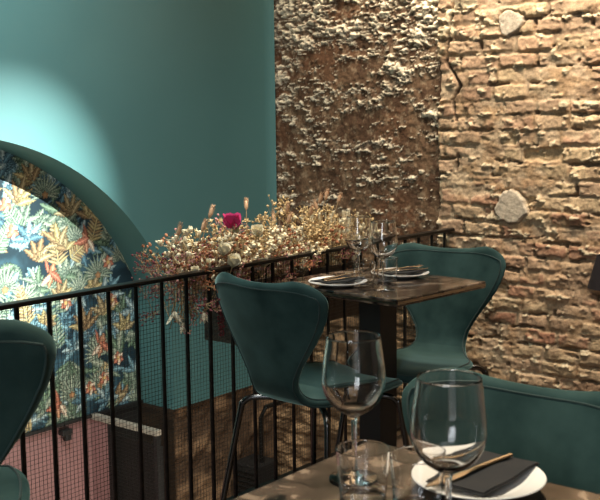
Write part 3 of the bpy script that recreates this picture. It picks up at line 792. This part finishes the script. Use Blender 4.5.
f1 = R_(46); place_chair(back_to_pos(-.115, 2.77, f1), f1, 'dark green velvet chair seen from behind at the small table by the railing', True)
f2 = R_(239); place_chair(back_to_pos(.515, 3.46, f2), f2, 'dark green velvet chair facing the camera beyond the small table, against the brick wall')
f3 = R_(231); place_chair(back_to_pos(.375, 1.605, f3), f3, 'green velvet chair at the front table, behind the plate and wine glass at lower right')
f4 = R_(110); place_chair(back_to_pos(-.635, 1.50, f4, .28), f4, 'shadowed dark green velvet chair back cut off by the left edge of the photo', scl=1.15)

# ================================================================== tables
TZ = .745
def table(name, corner, ang, l1, l2, label, ped=True, th=.022):
    a = Vector((math.cos(ang), math.sin(ang), 0)); p = Vector((-a.y, a.x, 0))
    c = corner + a * (l1 / 2) + p * (l2 / 2)
    e = empty(name, (c.x, c.y, 0), ang); tag(e, label, 'table')
    al1, al2 = abs(l1), abs(l2)
    b = MB(); b.box((0, 0, TZ - th / 2), (al1, al2, th)); b.build('tabletop', marble, e, False, .003)
    b = MB(); t = .002
    for sx in (-1, 1):
        b.box((sx * (al1 / 2), 0, TZ - th / 2), (t, al2 - .006, th * .35)); b.box((0, sx * (al2 / 2), TZ - th / 2), (al1 - .006, t, th * .35))
    b.build('edge_band', trim_m, e, False)
    b = MB(); b.box((0, 0, .37), (.085, .085, .69)); b.build('pedestal', blackm, e, False, .003)
    b = MB(); b.box((0, 0, TZ - th - .006), (.26, .26, .01)); b.build('top_plate', blackm, e, False)
    b = MB(); b.box((0, 0, .011), (.38, .38, .018)); b.build('base_plate', blackm, e, False, .004)
    return e
c0 = gp(397, 300, TZ); c0.z = 0
table('bistro_table', c0, R_(46), .44, .50, 'small square dark marble table by the railing, set with two plates')
c1 = gp(369, 440, TZ); c1.z = 0
table('dining_table', c1, R_(50.5), -.72, -.72, 'dark brown marble table in the foreground holding the large wine glasses')

# ================================================================== tableware
def make_wine():
    e = empty('wine_glass')
    K = 1.0
    out = [(.0045, .088), (.0075, .0925), (.017, .098), (.029, .107), (.0385, .121), (.0432, .137), (.0436, .150), (.0415, .170), (.0385, .192), (.0365, .2080)]
    def sm(pr, n):
        return [(max(p.x, 0), p.y) for p in smooth_path([(r, z, 0) for r, z in pr], n)]
    o_ = sm(out, 36)
    inn = [(.0358, .2080), (.0375, .192), (.0405, .170), (.0424, .150), (.0420, .137), (.0372, .1225), (.027, .109), (.013, .1005), (.0, .0985)]
    prof = o_ + [(.0362, .2086)] + sm(inn, 34)
    b = MB(); b.lathe(prof, 64); b.build('bowl', glass, e)
    stem = [(.0045, .088), (.0038, .080), (.0035, .06), (.0035, .03), (.0040, .014), (.0065, .0075)]
    b = MB(); b.lathe(sm(stem, 24), 32); 
    b.build('stem', glass, e)
    foot = [(.0065, .0075), (.014, .0050), (.028, .0030), (.0345, .0022), (.0350, .0012), (.0340, .0004), (.0, .0004)]
    b = MB(); b.lathe(foot, 32)
    b.build('foot', glass, e)
    return e
def fixn(o):
    import bmesh
    for x in [o] + list(o.children):
        if x.type == 'MESH':
            bm = bmesh.new(); bm.from_mesh(x.data)
            bmesh.ops.recalc_face_normals(bm, faces=bm.faces); bm.to_mesh(x.data); bm.free()
def setz(o, p, z=TZ, rz=0, scl=1): o.location = (p[0], p[1], z + .0004); o.rotation_euler = (0, 0, rz); o.scale = (scl,) * 3; return o
wine = make_wine()
for x_ in wine.children:
    for v_ in x_.data.vertices: v_.co.z *= .963
def flip_check(o):
    # lathe profiles run outside then inside: make normals point out of the glass
    import bmesh
    for x in o.children:
        bm = bmesh.new(); bm.from_mesh(x.data); bm.faces.ensure_lookup_table()
        f = bm.faces[3]; c = f.calc_center_median(); outward = f.normal.x * c.x + f.normal.y * c.y
        if outward < 0: bmesh.ops.reverse_faces(bm, faces=bm.faces)
        bm.to_mesh(x.data); bm.free()
flip_check(wine)
g = setz(wine, pd(353, 250, 1.33)); tag(g, 'large stemmed wine glass on the foreground table, left of its pair', 'wine glass')
g = setz(copy_tree(wine), pd(450, 250, 1.10)); tag(g, 'large wine glass nearest the camera, in front of the white plate', 'wine glass')
g = setz(copy_tree(wine), pd(383, 250, 2.93)); tag(g, 'right stemmed wine glass of the two on the table by the railing', 'wine glass')
g = setz(copy_tree(wine), pd(358.5, 250, 3.10)); tag(g, 'left stemmed wine glass of the two on the table by the railing', 'wine glass')
def make_tumbler():
    b = MB(); b.lathe([(0, .0004), (.026, .0004), (.0280, .0018), (.0285, .0032), (.0286, .0045), (.0300, .03), (.0320, .06), (.0334, .083), (.0335, .084), (.0330, .0850), (.0322, .084), (.0321, .083), (.0307, .06), (.0287, .03), (.0275, .013), (.0272, .0105), (.0262, .0090), (.024, .008), (0, .008)], 56)
    o = b.build('water_tumbler', glass); import bmesh
    fixn(o)
    for v_ in o.data.vertices: v_.co.z *= .865; v_.co.x *= 1.045; v_.co.y *= 1.045
    return o
tum = make_tumbler()
setz(tum, pd(362, 250, 1.24)); tag(tum, 'clear water tumbler beside the foot of the left foreground wine glass', 'tumbler')
o = setz(tum.copy(), pd(418, 250, 1.21)); COL.objects.link(o); tag(o, 'clear water tumbler next to the white plate on the foreground table', 'tumbler')
o = setz(tum.copy(), pd(364, 250, 2.98), scl=1.); COL.objects.link(o); tag(o, 'left clear tumbler on the table by the railing', 'tumbler')
o = setz(tum.copy(), pd(387, 250, 3.07)); COL.objects.link(o); tag(o, 'right clear tumbler before the plate on the table by the railing', 'tumbler')
def make_plate(r=.090):
    b = MB(); b.lathe([(0, .001), (r * .55, .001), (r * .60, .003), (r * .98, .0125), (r, .0145), (r * .99, .0158), (r * .96, .0152), (r * .66, .0062), (r * .6, .0050), (0, .0048)], 64)
    o = b.build('plate', china); fixn(o); return o
plate = make_plate()
pa_ = gp(478, 477, TZ + .012); pb_ = gp(401, 273, TZ + .012); pc_ = gp(338, 281.5, TZ + .012)
setz(plate, pa_); tag(plate, 'round white plate with charcoal napkin on the foreground table', 'plate')
o = setz(plate.copy(), pb_); COL.objects.link(o); tag(o, 'white plate on the far side of the railing table, before the facing chair', 'plate')
o = setz(plate.copy(), pc_); COL.objects.link(o); tag(o, 'white plate on the near side of the railing table, half behind the chair back', 'plate')
def make_napkin(l, w):
    b = MB(); nx, ny = 14, 8
    for lay, (k1, dz) in enumerate(((1, .0), (.97, .0022))):
        vs = []; fs = []
        for j in range(ny + 1):
            for i in range(nx + 1):
                x = (i / nx - .5) * l * k1; y = (j / ny - .5) * w * k1
                vs.append((x, y, dz + .0012 * math.sin(x * 60 + y * 30) + .0012))
        n1_ = len(vs)
        vs += [(v[0], v[1], v[2] - .0016) for v in vs]
        for j in range(ny):
            for i in range(nx):
                q_ = j * (nx + 1) + i; fs.append((q_, q_ + 1, q_ + nx + 2, q_ + nx + 1)); fs.append((q_ + n1_, q_ + nx + 1 + n1_, q_ + nx + 2 + n1_, q_ + 1 + n1_))
        ring = [i for i in range(nx + 1)] + [(j) * (nx + 1) + nx for j in range(1, ny + 1)] + [ny * (nx + 1) + i for i in range(nx - 1, -1, -1)] + [j * (nx + 1) for j in range(ny - 1, 0, -1)]
        for a_, b_ in zip(ring, ring[1:] + ring[:1]): fs.append((a_, a_ + n1_, b_ + n1_, b_))
        b.add(vs, fs)
    return b.build('napkin', napkin_m)
nap = make_napkin(.155, .085)
def on_plate(o, p, ang, dz, dx=0, dy=0):
    o.location = (p.x + dx * math.cos(ang) - dy * math.sin(ang), p.y + dx * math.sin(ang) + dy * math.cos(ang), TZ + dz); o.rotation_euler = (0, 0, ang); return o
on_plate(nap, pa_, R_(50), .0165, .008, -.005); tag(nap, 'folded charcoal napkin lying on the foreground plate', 'napkin')
n2 = nap.copy(); COL.objects.link(n2); on_plate(n2, pb_, R_(35), .0165); tag(n2, 'folded charcoal napkin on the far plate of the railing table', 'napkin')
n3 = nap.copy(); COL.objects.link(n3); on_plate(n3, pc_, R_(42), .0165); tag(n3, 'folded charcoal napkin on the plate behind the chair back', 'napkin')
def make_knife():
    b = MB(); n = 14; vs = []; fs = []
    for i in range(n + 1):
        t = i / n; x = -.09 + .18 * t
        w = .0042 if t < .5 else .0042 + .0045 * math.sin(math.pi * min(1, (t - .5) * 1.9)) if t < .97 else .002
        h = .0028 if t < .5 else .0008
        for j in range(8):
            a = 2 * math.pi * j / 8; vs.append((x, w * math.cos(a), .003 + h * math.sin(a)))
    for i in range(n):
        for j in range(8): fs.append((i * 8 + j, i * 8 + (j + 1) % 8, i * 8 + 8 + (j + 1) % 8, i * 8 + 8 + j))
    fs.append(tuple(range(8))); fs.append(tuple(n * 8 + j for j in range(8)))
    b.add(vs, fs); o = b.build('knife', steel); fixn(o); return o
def make_fork():
    b = MB(); b.tube([(-.09, 0, .003), (-.04, 0, .0032), (.02, 0, .004), (.04, 0, .006)], [.0042, .0036, .0024, .003], 8)
    b.box((.048, 0, .006), (.020, .020, .0016))
    for k_ in range(4): b.tube([(.056, -.0084 + k_ * .0056, .006), (.075, -.0084 + k_ * .0056, .0045), (.092, -.0084 + k_ * .0056, .008)], [.0014, .0014, .0008], 6)
    return b.build('fork', steel)
kn = make_knife(); fk = make_fork()
on_plate(kn, pa_, R_(222), .0205, .012, -.004); tag(kn, 'brass coloured knife resting on the charcoal napkin of the foreground plate', 'knife')
o = kn.copy(); COL.objects.link(o); on_plate(o, pb_, R_(20), .0205, 0, -.012); tag(o, 'knife across the far plate of the railing table', 'knife')
o = kn.copy(); COL.objects.link(o); on_plate(o, pc_, R_(40), .0205, .02, -.016); tag(o, 'knife on the plate behind the chair back', 'knife')
on_plate(fk, pb_, R_(30), .0205, 0, .014); tag(fk, 'fork across the far plate of the railing table', 'fork')
o = fk.copy(); COL.objects.link(o); on_plate(o, pc_, R_(52), .0215, .03, .012); tag(o, 'fork with raised tines on the plate behind the chair back', 'fork')

# ================================================================== wall lamp at the right edge
lp = pd(611, 288, 3.45); lm = empty('wall_lamp', lp)
tag(lm, 'dark aubergine conical wall lamp shade at the right edge of the photo', 'lamp')
b = MB(); b.lathe([(.080, 0), (.050, .115), (.047, .115), (.077, 0), (.080, 0)], 40); b.build('lamp_shade', shade_m, lm)
# bracket reaching back to the brick wall
rel = (lp - Q0); outd = -rel.dot(U)
b = MB(); b.tube([(0, 0, .06), (0, 0, .14), Vector((0, 0, .16)) + U * .05, Vector((0, 0, .16)) + U * (outd - .005)], .006); b.build('bracket_arm', iron, lm)
b = MB(); b.ball((0, 0, .05), .022, 16, 10); b.build('bulb', china, lm)
b = MB(); b.tube([Vector((0, 0, .16)) + U * (outd - .02), Vector((0, 0, .16)) + U * (outd + .01)], .035, 24); b.build('wall_plate', iron, lm)

# ================================================================== lights
def area(name, loc, direction, sx, sy, power, colr, spread=None):
    l = bpy.data.lights.new(name, 'AREA'); l.shape = 'RECTANGLE'; l.size = sx; l.size_y = sy; l.energy = power; l.color = colr
    if spread: l.spread = R_(spread)
    o = bpy.data.objects.new(name, l); COL.objects.link(o); o.location = loc
    return o
def aim(o, d, xdir=None):
    z = -Vector(d).normalized()
    if xdir is None: o.rotation_euler = z.to_track_quat('Z', 'Y').to_euler(); return o
    x = Vector(xdir); x = (x - z * x.dot(z)).normalized(); y = z.cross(x)
    mm = Matrix((x, y, z)).transposed(); o.rotation_euler = mm.to_euler(); return o
# washer strip above the brick wall
o = area('wall_washer', wb(.68, .30, 2.66), (0, 0, -1), .80, .05, 8, (1, .88, .70), 75); aim(o, U * .6 + Vector((0, 0, -1)), N)
o = area('wall_washer', wb(2.05, .62, 2.66), (0, 0, -1), 1.9, .06, 36, (1, .87, .71), 110); aim(o, U * .55 + Vector((0, 0, -1)), N)
def spot(name, loc, target, power, colr, ang, blend, rad):
    l = bpy.data.lights.new(name, 'SPOT'); l.energy = power; l.color = colr; l.spot_size = R_(ang); l.spot_blend = blend; l.shadow_soft_size = rad
    o = bpy.data.objects.new(name, l); COL.objects.link(o); o.location = loc; aim(o, Vector(target) - Vector(loc)); return o
W0 = wl(1.55, 0, 1.02)
Ls = W0 + N * 1.96 * 1.1 + U * -.0 + U * .70 + Vector((0, 0, 1.15))
spot('arch_spot', Ls, wl(1.50, 0, .86), 1300, (.92, 1, .94), 27, 1.0, .012)
spot('table_spot', Vector((.15, 2.7, 2.7)), (0.25, 3.0, .74), 26, (1, .86, .68), 46, .8, .04)
spot('front_table_spot', Vector((.0, 1.6, 2.7)), (0.25, 1.45, .74), 190, (1, .88, .70), 62, .8, .04)
spot('planter_spot', rp(rail_s(290), .07, 2.7), rp(rail_s(285), .1, .95), 130, (1, .88, .70), 30, .8, .03)
# daylight from the window behind the camera
o = area('window_light', Vector((-.6, -1.2, 1.9)), (0, 0, 0), 1.1, 1.5, 33, (.90, .95, 1)); aim(o, Vector((.5, 3.0, .3)) - o.location)
o = area('side_strip_light', Vector((1.5, -.5, 1.7)), (0, 0, 0), .22, 1.5, 10, (.95, .97, 1)); aim(o, Vector((.3, 2.4, .8)) - o.location)  # added narrow light, brightens the reflections in the glasses
o = area('room_light', wl(2.0, 1.1, 2.68), (0, 0, 0), .6, .6, 37, (.95, 1, .96), 120); aim(o, -N * .75 + Vector((0, 0, -1)), U)
o = area('lower_fill_light', RB0 - U * 2.0 - N * .12 + Vector((0, 0, -.35)), (0, 0, 0), 2.4, .25, 14, (1, .86, .7)); aim(o, -N + Vector((0, 0, -.15)), U)  # added fill that brightens the pink lower wall, no visible fixture
w = bpy.data.worlds.new('world'); sc.world = w; w.use_nodes = True
w.node_tree.nodes['Background'].inputs[0].default_value = (.9, .85, .8, 1); w.node_tree.nodes['Background'].inputs[1].default_value = .15
